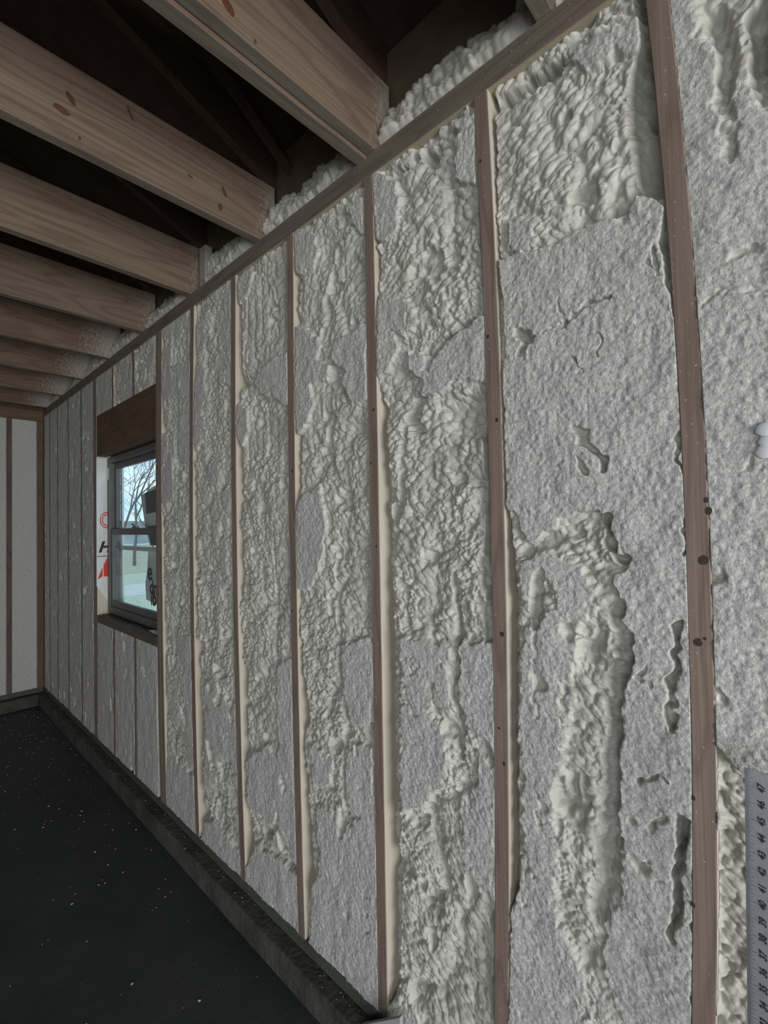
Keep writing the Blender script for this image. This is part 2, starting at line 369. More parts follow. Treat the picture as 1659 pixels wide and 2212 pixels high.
# roof deck: two slopes
RID = -2.45
def zroof(x): return 2.945+(.30-(x if x > RID else 2*RID-x))*.42
b = MB()
b.prism([(.5, zroof(.5)), (RID, zroof(RID)), (RID, zroof(RID)+.02), (.5, zroof(.5)+.02)], 'y', BACK_Y-.2, END+.2)
b.prism([(RID, zroof(RID)), (2*RID-.5, zroof(.5)), (2*RID-.5, zroof(.5)+.02), (RID, zroof(RID)+.02)], 'y', BACK_Y-.2, END+.2)
b.box((.1055, BACK_Y-.2, 2.5), (.5, END+.2, 2.52))      # soffit
b.box((.485, BACK_Y-.2, 2.52), (.5, END+.2, 2.86))      # fascia
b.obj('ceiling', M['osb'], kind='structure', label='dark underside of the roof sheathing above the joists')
g = MB(); g.prism([(ROOM_X, 2.6), (.09, 2.6), (.09, zroof(.09)-.01), (RID, zroof(RID)-.01), (ROOM_X, zroof(ROOM_X)-.01)], 'y', END+.106, END+.12)
g.prism([(ROOM_X, 2.9), (.09, 2.9), (.09, zroof(.09)-.01), (RID, zroof(RID)-.01), (ROOM_X, zroof(ROOM_X)-.01)], 'y', BACK_Y-.12, BACK_Y-.1)
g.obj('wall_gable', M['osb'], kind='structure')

# ------------------------------------------------------------------ boards
def bow(pts):
    z = np.array([p[0] for p in pts]); y = np.array([p[1] for p in pts]); o_ = np.argsort(z); z, y = z[o_], y[o_]
    c = np.polyfit(z, y, min(2, len(z)-1)); return lambda t: np.polyval(c, t)

def stud(name, cy, z0, z1, label, w=.038, depth=.089, x0=0.0, knots=(), group='wall studs', cat='stud'):
    """vertical 2x4; cy(z) is the centre line along the wall; face brown, flanks pale"""
    n = 24; zs = np.linspace(z0, z1, n+1); yb = float(cy(z0)); V = []; Fc = []; Mi = []
    rr = random.Random(int(yb*1000)); e = .0018
    for i, z in enumerate(zs):
        y = float(cy(z))-yb; j = rr.uniform(-.0007, .0007)
        V += [(x0, y-w/2+e+j, z-z0), (x0+e, y-w/2, z-z0), (x0+depth, y-w/2, z-z0), (x0+depth, y+w/2, z-z0), (x0+e, y+w/2, z-z0), (x0, y+w/2-e+j, z-z0)]
    for i in range(n):
        a = 6*i
        for k in range(6):
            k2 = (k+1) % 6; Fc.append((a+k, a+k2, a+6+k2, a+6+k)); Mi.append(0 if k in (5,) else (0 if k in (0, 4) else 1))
    Fc.append(tuple(range(6))[::-1]); Fc.append(tuple(range(6*n, 6*n+6))); Mi += [1, 1]
    o = mesh_obj(name, V, Fc, [M['stud_face'], M['stud_side']], label=label, cat=cat, group=group)
    o.data.polygons.foreach_set('material_index', Mi); o.location = (0, yb, z0)
    for (px, py, ry, rz) in knots:
        ky, kz = on_x(px, py); pts = [(ry*math.cos(t)*rr.uniform(.8, 1.1), rz*math.sin(t)*rr.uniform(.8, 1.1)) for t in [i*math.pi/6 for i in range(12)]]
        k_ = MB().prism(pts, 'x', x0-.0005, x0+.0015).obj('knot', M['knot_dark'], o, label='dark knot or nail mark')
        k_.location = (0, ky-yb, kz-z0)
    return o

S_ = {
 0: bow([(2.477, .189), (2.284, .177), (1.916, .158), (1.654, .152), (1.342, .153), (1.033, .157), (.542, .180), (0, .20)]),
 1: bow([(2.504, .576), (1.852, .562), (1.3, .562), (.9, .568), (.256, .586)]),
 2: bow([(2.433, .976), (1.655, .976), (1.231, .979), (.607, .979), (.06, .983)]),
 3: bow([(2.524, 1.384), (1.699, 1.396), (.442, 1.388), (.006, 1.380)]),
 4: bow([(2.542, 1.796), (1.743, 1.815), (.283, 1.784), (0, 1.780)]),
 5: bow([(2.487, 2.192), (1.785, 2.219), (1.106, 2.224), (.011, 2.192)]),
 '6a': bow([(2.54, 2.578), (1.3, 2.600), (.0, 2.566)]),
 '6b': bow([(2.54, 2.6175), (1.3, 2.6395), (.0, 2.6055)]),
 7: lambda z: 2.985+0*z, 8: lambda z: 3.364+0*z,
 '9a': lambda z: 3.732+0*z, '9b': lambda z: 3.771+0*z,
 10: lambda z: 4.09+0*z, 11: lambda z: 4.466+0*z, 12: lambda z: 4.812+0*z, 13: lambda z: 5.10+0*z,
 -1: lambda z: -.235+0*z,
}
ST = TOP; SB = 0.0
stud('wall_stud', S_[0], SB, ST, 'nearest brown wall stud, just left of the metal T-square',
     knots=[(1525, 1080, .0035, .0055), (1531, 1103, .005, .0075), (1520, 1210, .009, .009), (1508, 1388, .007, .008), (1523, 1380, .003, .003), (1498, 1724, .003, .005), (1497, 1955, .004, .005)])
stud('wall_stud', S_[1], SB, ST, 'second brown stud from the T-square, meeting the plate beside a bare foam-free corner',
     knots=[(1073, 907, .004, .0055), (1054, 727, .0045, .005), (1038, 348, .004, .004), (1084, 1370, .006, .006), (1078, 1573, .004, .003), (1089, 1650, .004, .005)])
stud('wall_stud', S_[2], SB, ST, 'third brown stud from the T-square, ending over the tilted grey board offcut',
     knots=[(807, 885, .005, .005), (813, 1180, .003, .004), (801, 1001, .003, .004)])
stud('wall_stud', S_[3], SB, ST, 'fourth brown stud from the T-square, left of a flat grey foam strip at mid height', knots=[(631, 1017, .005, .005), (631, 1320, .004, .005)])
stud('wall_stud', S_[4], SB, ST, 'fifth brown stud from the T-square, under the single joist with two knots near its end', knots=[(502, 1010, .005, .005)])
stud('wall_stud', S_[5], SB, ST, 'slim brown stud halfway between the window and the flat-bottomed foam bay', knots=[(413, 960, .004, .004)])
stud('wall_stud', S_['6a'], SB, ST, 'full-height stud on the foam side of the near window jamb')
stud('wall_stud', S_['6b'], SB, ST, 'full-height stud at the near edge of the window opening')
stud('wall_stud', S_['9a'], SB, ST, 'stud carrying the torn white housewrap at the far edge of the window')
stud('wall_stud', S_['9b'], SB, ST, 'full-height stud just beyond the far window jamb')
stud('wall_stud', S_[10], SB, ST, 'first single stud beyond the window towards the far corner')
stud('wall_stud', S_[11], SB, ST, 'second single stud beyond the window towards the far corner')
stud('wall_stud', S_[12], SB, ST, 'third single stud beyond the window towards the far corner')
stud('wall_stud', S_[13], SB, ST, 'last stud of the long wall before the far corner')
stud('wall_stud', lambda z: END-.0195+0*z, SB, ST, 'corner stud where the long wall meets the far end wall')
HZ0, HZ1 = 1.985, 2.275
SZ1, SZ0 = .865, .815
stud('cripple_stud', S_[7], HZ1, ST, 'short stud above the window header, nearer one', group='short studs around the window', cat='stud')
stud('cripple_stud', S_[8], HZ1, ST, 'short stud above the window header, farther one', group='short studs around the window', cat='stud')
stud('cripple_stud', S_[7], SB, SZ0, 'short stud under the window sill, nearer one', group='short studs around the window', cat='stud')
stud('cripple_stud', S_[8], SB, SZ0, 'short stud under the window sill with a small dark hole beside it', group='short studs around the window', cat='stud')

def yboard(name, y0, y1, x0, x1, z0, z1, mats, label, cat, group=None, warp=None, bevel=.0018):
    """board running along the wall; slot 0 faces the room, slot 1 the rest"""
    n = 30; V = []; Fc = []; Mi = []
    for i in range(n+1):
        y = y0+(y1-y0)*i/n; d = warp(y) if warp else 0
        V += [(x0, y-y0, d), (x1, y-y0, d), (x1, y-y0, z1-z0+d), (x0, y-y0, z1-z0+d)]
    for i in range(n):
        a = 4*i
        for k in range(4):
            k2 = (k+1) % 4; Fc.append((a+k, a+4+k, a+4+k2, a+k2)); Mi.append(0 if k == 3 else 1)
    Fc.append((0, 1, 2, 3)); Fc.append((4*n+3, 4*n+2, 4*n+1, 4*n)); Mi += [1, 1]
    o = mesh_obj(name, V, Fc, mats, label=label, cat=cat, group=group); o.data.polygons.foreach_set('material_index', Mi)
    o.location = (0, y0, z0)
    if bevel: bb = o.modifiers.new('bevel', 'BEVEL'); bb.width = bevel; bb.segments = 1; bb.limit_method = 'ANGLE'
    return o
pm = [M['plate_face'], M['plate_side']]
yboard('top_plate', BACK_Y+.01, END, 0, .089, TOP, TOP+PLT-.0005, pm, 'lower brown top plate nailed across the stud tops', 'top plate')
yboard('top_plate', BACK_Y+.01, END, 0.001, .089, TOP+PLT, TOP+2*PLT-.002, pm, 'upper brown top plate carrying the ceiling joists', 'top plate')
yboard('bottom_plate', BACK_Y+.01, END, -.002, .089, -.040, 0, [M['bottom_wood'], M['bottom_wood']], 'dark bottom plate lying on the concrete curb under the long wall', 'bottom plate')
yboard('window_header', WY0+.001, WY1-.001, 0.002, .062, HZ0, HZ1, [M['header_wood'], M['header_wood']], 'deep brown wooden header beam over the window', 'header beam')
yboard('window_sill_plate', WY0+.001, WY1-.001, 0.001, .088, SZ0, SZ1, [M['sill_wood'], M['sill_wood']], 'rough wooden sill plate under the window with foam crumbs', 'sill plate')

# far end wall
e = END
def xboard(name, x0, x1, y0, y1, z0, z1, m, label, cat, group=None):
    o = MB().box((0, 0, 0), (x1-x0, y1-y0, z1-z0)).obj(name, m, bevel=.0018, label=label, cat=cat, group=group); o.location = (x0, y0, z0); return o
M['end_face'] = wood('end_stud', (.15, .105, .080), (.08, .055, .042), 2, frost=.66)
M['end_plate'] = wood('end_plate', (.165, .105, .062), (.085, .05, .03), 0)
xboard('top_plate', ROOM_X, -.001, e, e+.089, 2.50, 2.60, M['end_plate'], 'brown top plate of the far end wall under the last joist', 'top plate')
xboard('bottom_plate', ROOM_X, -.003, e, e+.089, -.040, .004, M['bottom_wood'], 'dark bottom plate along the foot of the far end wall', 'bottom plate')
exs = [-.026, -.256]+[-.256-.4064*i for i in range(1, 11)]
for i, x in enumerate(exs):
    if x < -1.2 and i > 4: continue
    lab = ['brown stud of the far end wall standing in the corner', 'brown stud of the far end wall, left of the corner one'][i] if i < 2 else 'brown stud of the far end wall, number %s from the corner' % ['', '', 'three', 'four', 'five'][i]
    xboard('end_wall_stud', x-.019 if i else x-.026, x+.019 if i else x+.024, e, e+.089, .0045, 2.4995, M['end_face'], lab, 'stud', 'far end wall studs')

# ------------------------------------------------------------------ joists
JB = TOP+2*PLT; JH = .246
def joist(y, w, label, m='joist', dz=0.0, x_end=.075, knots=(), h=JH, group='ceiling joists'):
    n = 20; L_ = x_end-(ROOM_X+.01); V = []; Fc = []; Mi = []
    for i in range(n+1):
        x = -L_+L_*i/n
        V += [(x, 0, 0), (x, w, 0), (x, w, h), (x, 0, h)]
    for i in range(n):
        a = 4*i
        for k in range(4):
            k2 = (k+1) % 4; Fc.append((a+k, a+k2, a+4+k2, a+4+k)); Mi.append(1 if k == 0 else 0)
    Fc.append((0, 3, 2, 1)); Fc.append((4*n, 4*n+1, 4*n+2, 4*n+3)); Mi += [0, 0]
    o = mesh_obj('ceiling_joist', V, Fc, [M[m], M['joist_under']], label=label, cat='joist', group=group); o.data.polygons.foreach_set('material_index', Mi)
    o.location = (x_end, y, JB+dz); bb = o.modifiers.new('bevel', 'BEVEL'); bb.width = .002; bb.segments = 2; bb.limit_method = 'ANGLE'
    for (px, py, rx, rz, ang) in knots:
        v = AF+AR*(px-829.5)/F_PX-AU*(py-1106)/F_PX; t = y/v[1]; p = CAM+v*t
        rr = random.Random(int(px)); pts = []
        for i in range(14):
            q = i*math.pi/7; a_, b_ = rx*math.cos(q)*rr.uniform(.88, 1.08), rz*math.sin(q)*rr.uniform(.88, 1.08)
            pts.append((a_*math.cos(ang)-b_*math.sin(ang), a_*math.sin(ang)+b_*math.cos(ang)))
        kk = MB().prism(pts[::-1], 'y', -.0005, .0015).obj('knot', M['knot'], o, label='dark reddish knot in the wood'); kk.location = (p[0]-x_end, 0, p[2]-JB-dz)
    return o
for i_ in range(5): joist(-.82-.58*i_, .038, 'ceiling joist behind the viewpoint, number %s back from the T-square' % ['one', 'two', 'three', 'four', 'five'][i_])
joist(-.215, .038, 'joist passing overhead nearest the T-square, out of sight above')
joist(.392, .038, 'joist whose end shows on the plate at the top, nearest the T-square')
joist(.946, .036, 'front ply of the doubled joist, with broad flame grain', knots=[(492, 12, .012, .022, .8), (551, 90, .004, .006, 0)])
joist(.984, .040, 'rear ply of the doubled joist, hanging slightly lower', dz=-.012)
joist(1.585, .038, 'single joist with several dark knots, next beyond the doubled one',
      knots=[(133, 237, .024, .011, -.1), (153, 213, .009, .020, .6), (281, 245, .005, .022, .5), (172, 299, .004, .006, 0), (476, 447, .010, .013, 0), (484, 414, .0075, .020, .45), (411, 381, .012, .004, -.2)])
joist(2.205, .038, 'reddish joist third beyond the top corner, beside the upright blocking board')
joist(2.835, .038, 'fourth joist down the row from the doubled one, whitened near the wall', 'joist')
joist(3.435, .038, 'fifth joist in the row, pinkish with foam specks at its end', 'joist_dusty')
joist(4.05, .038, 'sixth joist in the row, heavily dusted with grey foam at the wall', 'joist_dusty')
joist(4.66, .038, 'seventh joist in the row, shallow and dark', 'joist_dusty')
joist(5.22, .038, 'last joist, just in front of the far end wall', 'joist_dusty')
# blocking board standing behind the joist ends and rafters of the roof
bo = MB().box((0, 0, 0), (.038, .06, .22)).obj('blocking_board', M['joist_dusty'], bevel=.002, label='upright reddish blocking board standing on the plate beside the third joist', cat='blocking')
bo.location = (.03, 2.11, JB)
for i, y in enumerate([.392, .965, 1.585, 2.205, 2.835, 3.435, 4.05, 4.66]):
    x0_, x1_ = .40, RID; w_ = .14
    pts = [(x0_, zroof(x0_)-.16), (x0_, zroof(x0_)-.01), (x1_, zroof(x1_)-.01), (x1_, zroof(x1_)-.16)]
    names = ['above the nearest joist end', 'beside the doubled joist', 'beside the knotty joist', 'beside the reddish joist', 'fourth from the doubled joist', 'fifth from the doubled joist', 'sixth from the doubled joist', 'seventh from the doubled joist']
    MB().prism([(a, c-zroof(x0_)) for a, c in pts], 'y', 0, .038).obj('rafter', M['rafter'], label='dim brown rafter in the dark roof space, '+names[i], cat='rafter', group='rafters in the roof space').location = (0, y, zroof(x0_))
# collar web bracing seen dimly between the knotty and doubled joists
MB().tube([(0, 0, 0), (-.9, 0, .62)], .02, 4).obj('roof_brace', M['rafter'], label='dim diagonal brace in the dark roof above the knotty joist', cat='brace').location = (.10, 1.50, JB+.27)

# ------------------------------------------------------------------ foam bays
def lo(i): f = S_[i]; return lambda z: f(z)+.019
def hi(i): f = S_[i]; return lambda z: f(z)-.019
def gapf(pts):
    """pts: (pixel row at the stud, gap width in m); interpolated by height"""
    def mk(sx):
        zz = sorted((on_x(sx, py)[1], g) for py, g in pts); a = np.array([p[0] for p in zz]); c = np.array([p[1] for p in zz])
        return lambda Z: np.interp(Z, a, c)
    return mk
R1 = .0024
FT, FB = TOP, 0.0
G = 'foam filled bays of the long wall'
# bay right of the nearest stud
foam_panel('foam_bay', lo(-1), hi(0), FB, FT, .0021, 'mostly flat trimmed foam right of the nearest stud, behind the T-square', G, seed=40, base=.013, swell=.006,
  feats=[('p', [(1465, -60), (1700, -60), (1700, 260), (1640, 250), (1560, 200), (1500, 120)], -.034, .03),
         ('l', [(1555, 30), (1570, 130), (1560, 200), (1572, 260), (1570, 330)], -.030, .018), ('l', [(1512, 240), (1512, 300)], -.022, .012),
         ('l', [(1655, 0), (1650, 110), (1660, 190)], -.05, .020), ('l', [(1636, 390), (1628, 440)], -.024, .010),
         ('l', [(1512, 655), (1550, 635), (1600, 625), (1660, 610)], -.030, .016), ('l', [(1590, 545), (1640, 535)], -.02, .012),
         ('p', [(1543, 1600), (1570, 1628), (1605, 1662), (1700, 1660), (1760, 2300), (1540, 2300)], -.044, .012)])
# big bay between stud 1 and 0
bayA = [
 ('l', [(1062, 222), (1120, 180), (1190, 138)], -.05, .020), ('l', [(1190, 138), (1300, 60), (1390, 8)], -.02, .010),
 ('p', [(1500, 385), (1430, 408), (1382, 416), (1332, 458), (1268, 482), (1222, 512), (1150, 545), (1092, 552), (1060, 560), (1060, 1090), (1112, 1098), (1128, 1150), (1150, 1172), (1196, 1140),
        (1216, 1108), (1262, 1102), (1308, 1106), (1322, 1150), (1334, 1196), (1350, 1182), (1366, 1214), (1338, 1236), (1330, 1262), (1344, 1305), (1356, 1360), (1366, 1420), (1352, 1500), (1342, 1600),
        (1334, 1700), (1340, 1800), (1345, 1900), (1330, 1960), (1300, 2060), (1320, 2130), (1360, 2230), (1500, 2230)], .036, .007),
 ('p', [(1120, 1205), (1160, 1195), (1200, 1200), (1250, 1230), (1262, 1290), (1240, 1400), (1225, 1500), (1215, 1640), (1195, 1760), (1192, 1860), (1200, 1980), (1220, 2040), (1250, 2100), (1275, 2240), (1085, 2240), (1092, 1960), (1125, 1900), (1130, 1600), (1118, 1400)], .0205, .018),
 ('p', [(1352, 1560), (1500, 1580), (1500, 2060), (1330, 2040), (1340, 1750)], -.0105, .03), ('p', [(1385, 1180), (1500, 1190), (1500, 1330), (1390, 1330)], -.006, .03),
 ('l', [(1128, 1195), (1150, 1180), (1200, 1168), (1240, 1150)], -.014, .014), ('l', [(1165, 1240), (1158, 1300), (1150, 1420), (1158, 1560)], -.012, .010),
 ('p', [(1100, 1960), (1185, 1975), (1225, 2050), (1250, 2110), (1262, 2240), (1090, 2240)], .012, .010),
 ('p', [(1245, 92), (1300, 40), (1402, 10), (1402, 60), (1385, 112), (1330, 104), (1300, 132), (1268, 160), (1228, 112)], .020, .012),
 ('p', [(1098, 470), (1140, 470), (1150, 520), (1120, 545), (1092, 530)], .014, .008),
 ('l', [(1240, 925), (1270, 965), (1300, 985), (1305, 1020)], -.042, .012), ('l', [(1248, 1000), (1262, 1020)], -.034, .009),
 ('l', [(1175, 715), (1230, 690), (1275, 655), (1320, 645)], -.040, .008), ('l', [(1115, 715), (1140, 730), (1125, 760)], -.048, .016),
 ('l', [(1210, 640), (1220, 690), (1205, 740)], -.034, .005), ('l', [(1230, 760), (1260, 800)], -.034, .004), ('l', [(1290, 720), (1300, 760)], -.034, .004),
 ('l', [(1420, 530), (1425, 590), (1405, 560)], -.030, .006),
 ('l', [(1470, 940), (1468, 985), (1478, 1020)], -.038, .006), ('l', [(1478, 1120), (1480, 1170), (1476, 1200)], -.040, .005),
 ('l', [(1468, 1345), (1462, 1440), (1455, 1500), (1456, 1570)], -.050, .009), ('l', [(1472, 1770), (1466, 1860), (1462, 1950), (1450, 2030)], -.052, .010),
 ('l', [(1396, 1440), (1375, 1470), (1400, 1480)], -.030, .009), ('l', [(1310, 1110), (1315, 1180), (1345, 1210)], -.030, .010),
 ('l', [(1340, 1330), (1345, 1430), (1335, 1560), (1322, 1680), (1318, 1800), (1305, 1900), (1290, 1970)], -.020, .022),
 ('l', [(1380, 1690), (1420, 1665), (1445, 1690)], -.026, .006), ('l', [(1400, 1800), (1430, 1760)], -.022, .012), ('l', [(1350, 1850), (1400, 1880), (1430, 1930)], -.018, .014),
 ('l', [(1210, 2100), (1240, 2140), (1260, 2190)], -.026, .010), ('l', [(1430, 2150), (1450, 2170)], -.03, .005),
]
foam_panel('foam_bay', lo(0), hi(1), FB, FT, .0018, 'widest foam bay, bubbly on top above a large flat trimmed sheet, left of nearest stud', G, seed=3, base=-.022, feats=bayA, swell=.006,
  gap_hi=gapf([(200, .012), (450, .004), (560, .006), (640, .018), (740, .022), (800, .010), (1000, .004), (1090, .010), (1200, .022), (1400, .026), (1700, .020), (1900, .024), (1960, .004), (2212, .002)])(1085),
  gap_lo=gapf([(30, .02), (120, .05), (250, .05), (380, .040), (430, .004), (500, .016), (600, .010), (700, 0), (2212, 0)])(1470))
bayB = [
 ('l', [(850, 372), (930, 320), (1020, 262)], -.03, .016),
 ('p', [(953, 746), (1016, 700), (1070, 660), (1080, 830), (1051, 822), (1032, 822), (1002, 811), (970, 827), (953, 841), (932, 852), (913, 852), (916, 808), (932, 781), (945, 754)], .045, .006),
 ('p', [(815, 690), (840, 710), (861, 754), (845, 784), (831, 806), (810, 819)], .040, .006), ('p', [(875, 760), (912, 772), (914, 815), (892, 812)], .038, .006),
 ('p', [(800, 360), (845, 380), (858, 420), (850, 500), (815, 520), (795, 500)], .038, .007), ('p', [(985, 262), (1030, 235), (1040, 330), (1020, 400), (985, 380)], .034, .008),
 ('p', [(805, 640), (870, 640), (900, 690), (870, 720), (810, 705)], .020, .010),
 ('l', [(1016, 690), (985, 712), (955, 735), (938, 770), (925, 800)], -.030, .012),
 ('l', [(905, 860), (880, 900), (900, 925)], -.026, .018), ('p', [(940, 870), (1060, 850), (1065, 950), (980, 940)], -.014, .02),
 ('l', [(1045, 840), (1052, 950), (1058, 1060), (1056, 1180), (1062, 1300), (1060, 1380)], -.030, .016),
 ('p', [(995, 1388), (1030, 1400), (1062, 1385), (1070, 1500), (1070, 1640), (1050, 1600), (1010, 1560), (993, 1520), (986, 1440)], .042, .006),
 ('l', [(975, 1240), (985, 1330), (985, 1420), (978, 1500), (990, 1560), (988, 1640)], -.024, .010),
 ('p', [(862, 1380), (960, 1400), (968, 1520), (960, 1640), (940, 1720), (860, 1720), (858, 1520)], .014, .014),
 ('p', [(865, 1640), (930, 1640), (930, 1740), (868, 1760)], .018, .012), ('p', [(1030, 1640), (1072, 1640), (1072, 1960), (1040, 1900)], .026, .012),
 ('p', [(990, 1720), (1072, 1700), (1074, 1960), (1000, 1900)], .012, .015), ('l', [(1060, 1990), (1065, 2100), (1062, 2212)], -.032, .010),
 ('p', [(838, 2150), (880, 2130), (905, 2230), (835, 2230)], .026, .012),
 ('l', [(870, 920), (860, 1000), (858, 1100)], -.012, .016)]
foam_panel('foam_bay', lo(1), hi(2), FB, FT, .0020, 'bubbly foam bay between second and third studs from the T-square, shaded hollow mid-way', G, seed=17, base=-.024, feats=bayB, swell=.006,
  gap_hi=gapf([(380, .002), (500, .006), (560, .012), (700, .003), (830, .003), (870, .022), (1000, .034), (1150, .036), (1300, .040), (1500, .042), (1650, .050), (1800, .046), (1950, .044), (2130, .040), (2160, .002)])(825),
  gap_lo=gapf([(240, .004), (380, .012), (500, .012), (640, .006), (700, 0), (830, .01), (880, .022), (1300, .018), (1380, 0), (2212, 0)])(1050))
bayC = [
 ('p', [(630, 495), (670, 500), (685, 540), (672, 580), (640, 590), (625, 560)], .036, .007), ('p', [(745, 440), (795, 415), (800, 500), (770, 500)], .032, .009),
 ('p', [(725, 735), (760, 715), (800, 690), (806, 868), (770, 872), (735, 830), (748, 800), (730, 790), (710, 770)], .042, .006),
 ('p', [(630, 700), (670, 712), (690, 745), (680, 790), (668, 830), (675, 870), (655, 920), (640, 935), (628, 900)], .038, .007), ('p', [(668, 780), (710, 790), (700, 820), (670, 820)], .03, .008),
 ('p', [(650, 1070), (690, 1050), (697, 1120), (696, 1190), (682, 1240), (665, 1270), (634, 1270), (634, 1100)], .042, .006),
 ('l', [(700, 640), (705, 680), (690, 720)], -.014, .014), ('l', [(730, 820), (740, 860)], -.02, .010),
 ('p', [(738, 1400), (775, 1380), (812, 1390), (815, 1560), (790, 1570), (760, 1565), (740, 1500)], .042, .006),
 ('l', [(722, 1180), (728, 1300), (730, 1400), (728, 1480), (745, 1560), (740, 1640), (742, 1740)], -.018, .012),
 ('p', [(745, 1620), (800, 1610), (812, 1780), (760, 1760), (742, 1700)], .024, .008), ('p', [(665, 1610), (715, 1640), (710, 1700), (672, 1690)], .026, .010),
 ('p', [(652, 1960), (690, 1870), (725, 1830), (750, 1790), (825, 1740), (835, 2230), (640, 2100)], .036, .009), ('p', [(680, 1750), (730, 1740), (735, 1900), (690, 1900)], .018, .012),
 ('l', [(775, 1930), (798, 1942)], -.045, .004), ('l', [(785, 1965), (797, 1985)], -.045, .004),
 ('l', [(800, 1520), (803, 1640), (806, 1720)], -.03, .008)]
foam_panel('foam_bay', lo(2), hi(3), FB, FT, .0025, 'foam bay between third and fourth studs, with flat grey patches at shoulder height and foot', G, seed=29, base=-.022, feats=bayC, rope=.5, swell=.007,
  gap_hi=gapf([(540, .005), (600, .022), (690, .018), (730, .004), (900, .004), (960, .024), (1060, .018), (1100, .002), (1290, .004), (1380, .016), (1450, .012), (1480, .034), (1550, .044), (1580, .014), (1700, .030), (1800, .042), (1900, .050), (1990, .044), (2020, .003)])(640),
  gap_lo=gapf([(500, .012), (700, .004), (900, .01), (1380, .008), (1400, 0), (2200, 0)])(795))
bayD = [
 ('p', [(505, 620), (525, 590), (545, 590), (530, 640), (515, 655)], .030, .008),
 ('p', [(558, 800), (590, 772), (628, 760), (632, 880), (605, 870), (585, 850), (570, 860), (548, 830)], .038, .007), ('p', [(508, 870), (530, 880), (535, 930), (520, 960), (505, 940)], .034, .008),
 ('p', [(595, 1440), (640, 1420), (645, 1680), (625, 1720), (600, 1640), (596, 1540)], .024, .008), ('l', [(585, 1180), (592, 1300), (590, 1400), (592, 1500), (600, 1600)], -.016, .012),
 ('p', [(535, 1640), (575, 1610), (600, 1640), (610, 1720), (585, 1780), (535, 1740)], .026, .009), ('p', [(575, 1760), (640, 1690), (650, 1880), (620, 1850), (585, 1830)], .022, .009),
 ('p', [(525, 1870), (548, 1830), (590, 1850), (625, 1880), (655, 1900), (665, 2100), (520, 1960)], .038, .008)]
foam_panel('foam_bay', lo(3), hi(4), FB, FT, .0030, 'foam bay between fourth and fifth studs, with rope-like vertical beads near the top', G, seed=37, base=-.022, feats=bayD, rope=1.0, swell=.006,
  gap_hi=gapf([(600, .006), (640, .020), (700, .034), (850, .034), (890, .004), (980, .014), (1000, .026), (1280, .028), (1310, .008), (1420, .014), (1440, .040), (1600, .044), (1640, .014), (1710, .014), (1740, .040), (1830, .052), (1850, .003)])(505),
  gap_lo=gapf([(560, .006), (1700, .004), (1900, 0)])(625))
bayE = [('p', [(420, 700), (440, 690), (440, 860), (418, 850)], .020, .01), ('p', [(418, 850), (435, 850), (430, 960), (416, 960)], .030, .01), ('p', [(480, 690), (505, 640), (505, 860), (490, 830)], .016, .012),
 ('p', [(430, 1770), (460, 1780), (520, 1850), (535, 1940), (420, 1850)], .034, .010), ('p', [(440, 1480), (515, 1460), (520, 1700), (440, 1700)], .012, .02)]
foam_panel('foam_bay', lo(4), hi(5), FB, FT, .0035, 'narrow-looking foam bay two bays right of the window, wavy cream edge on its left', G, seed=51, base=-.018, feats=bayE, rope=.8, swell=.008,
  gap_hi=gapf([(680, .006), (715, .03), (800, .038), (850, .008), (1000, .01), (1020, .026), (1090, .02), (1180, .03), (1300, .034), (1340, .018), (1500, .035), (1600, .045), (1680, .05), (1790, .035), (1800, .003)])(418))
bayF = [('p', [(350, 800), (410, 780), (408, 850), (350, 860)], .028, .01), ('p', [(385, 900), (410, 890), (408, 1000), (386, 1000)], .028, .01), ('p', [(346, 980), (370, 980), (372, 1080), (346, 1090)], .026, .01),
 ('p', [(395, 1380), (425, 1360), (428, 1640), (400, 1600)], .024, .01), ('p', [(358, 1640), (385, 1660), (425, 1680), (435, 1860), (350, 1760)], .036, .01), ('p', [(350, 700), (372, 690), (368, 790), (350, 790)], .024, .01)]
foam_panel('foam_bay', lo(5), lambda z: S_['6a'](z)-.019, FB, FT, .0038, 'foam bay immediately right of the window, dark pit near sill height', G, seed=63, base=-.014, feats=bayF, rope=.7, swell=.008,
  gap_hi=gapf([(740, .003), (800, .012), (850, .004), (910, .03), (950, .008), (1100, .01), (1300, .03), (1370, .045), (1400, .03), (1500, .03), (1660, .02), (1700, .003)])(355))
# around the window
def cst(v): return lambda z: v+0*z
def small(yl, yh, z0, z1, seed, label, base=.008, rope=.3, res=.005, feats=(), swell=.008, group='foam around the window'):
    return foam_panel('foam_bay', yl, yh, z0, z1, res, label, group, seed=seed, base=base, rope=rope, feats=feats, swell=swell)
small(cst(2.6595), hi(7), HZ1, FT, 71, 'small foam patch above the header, nearest of three, lumpy', base=-.012)
small(lo(7), hi(8), HZ1, FT, 73, 'small foam patch above the header, middle of three, lumpy', base=-.012)
small(lo(8), cst(3.7125), HZ1, FT, 75, 'small foam patch above the header, farthest of three, smooth and flat', base=.02)
small(cst(2.6595), hi(7), FB, SZ0, 81, 'small foam patch below the window sill, nearest of three', base=.012, feats=[('l', [(308, 1440), (318, 1500)], -.02, .03), ('l', [(318, 1600), (325, 1640)], -.02, .03)])
small(lo(7), hi(8), FB, SZ0, 83, 'small foam patch below the window sill, middle of three, pitted down its centre', base=.014, feats=[('l', [(266, 1370), (270, 1440), (265, 1520)], -.024, .04), ('l', [(270, 1580), (280, 1640)], -.018, .05)])
small(lo(8), cst(3.7125), FB, SZ0, 85, 'small foam patch below the window sill, farthest of three, with a dark slot', base=.02, feats=[('l', [(238, 1512), (240, 1535)], -.075, .018)])
G2 = 'foam bays beyond the window'
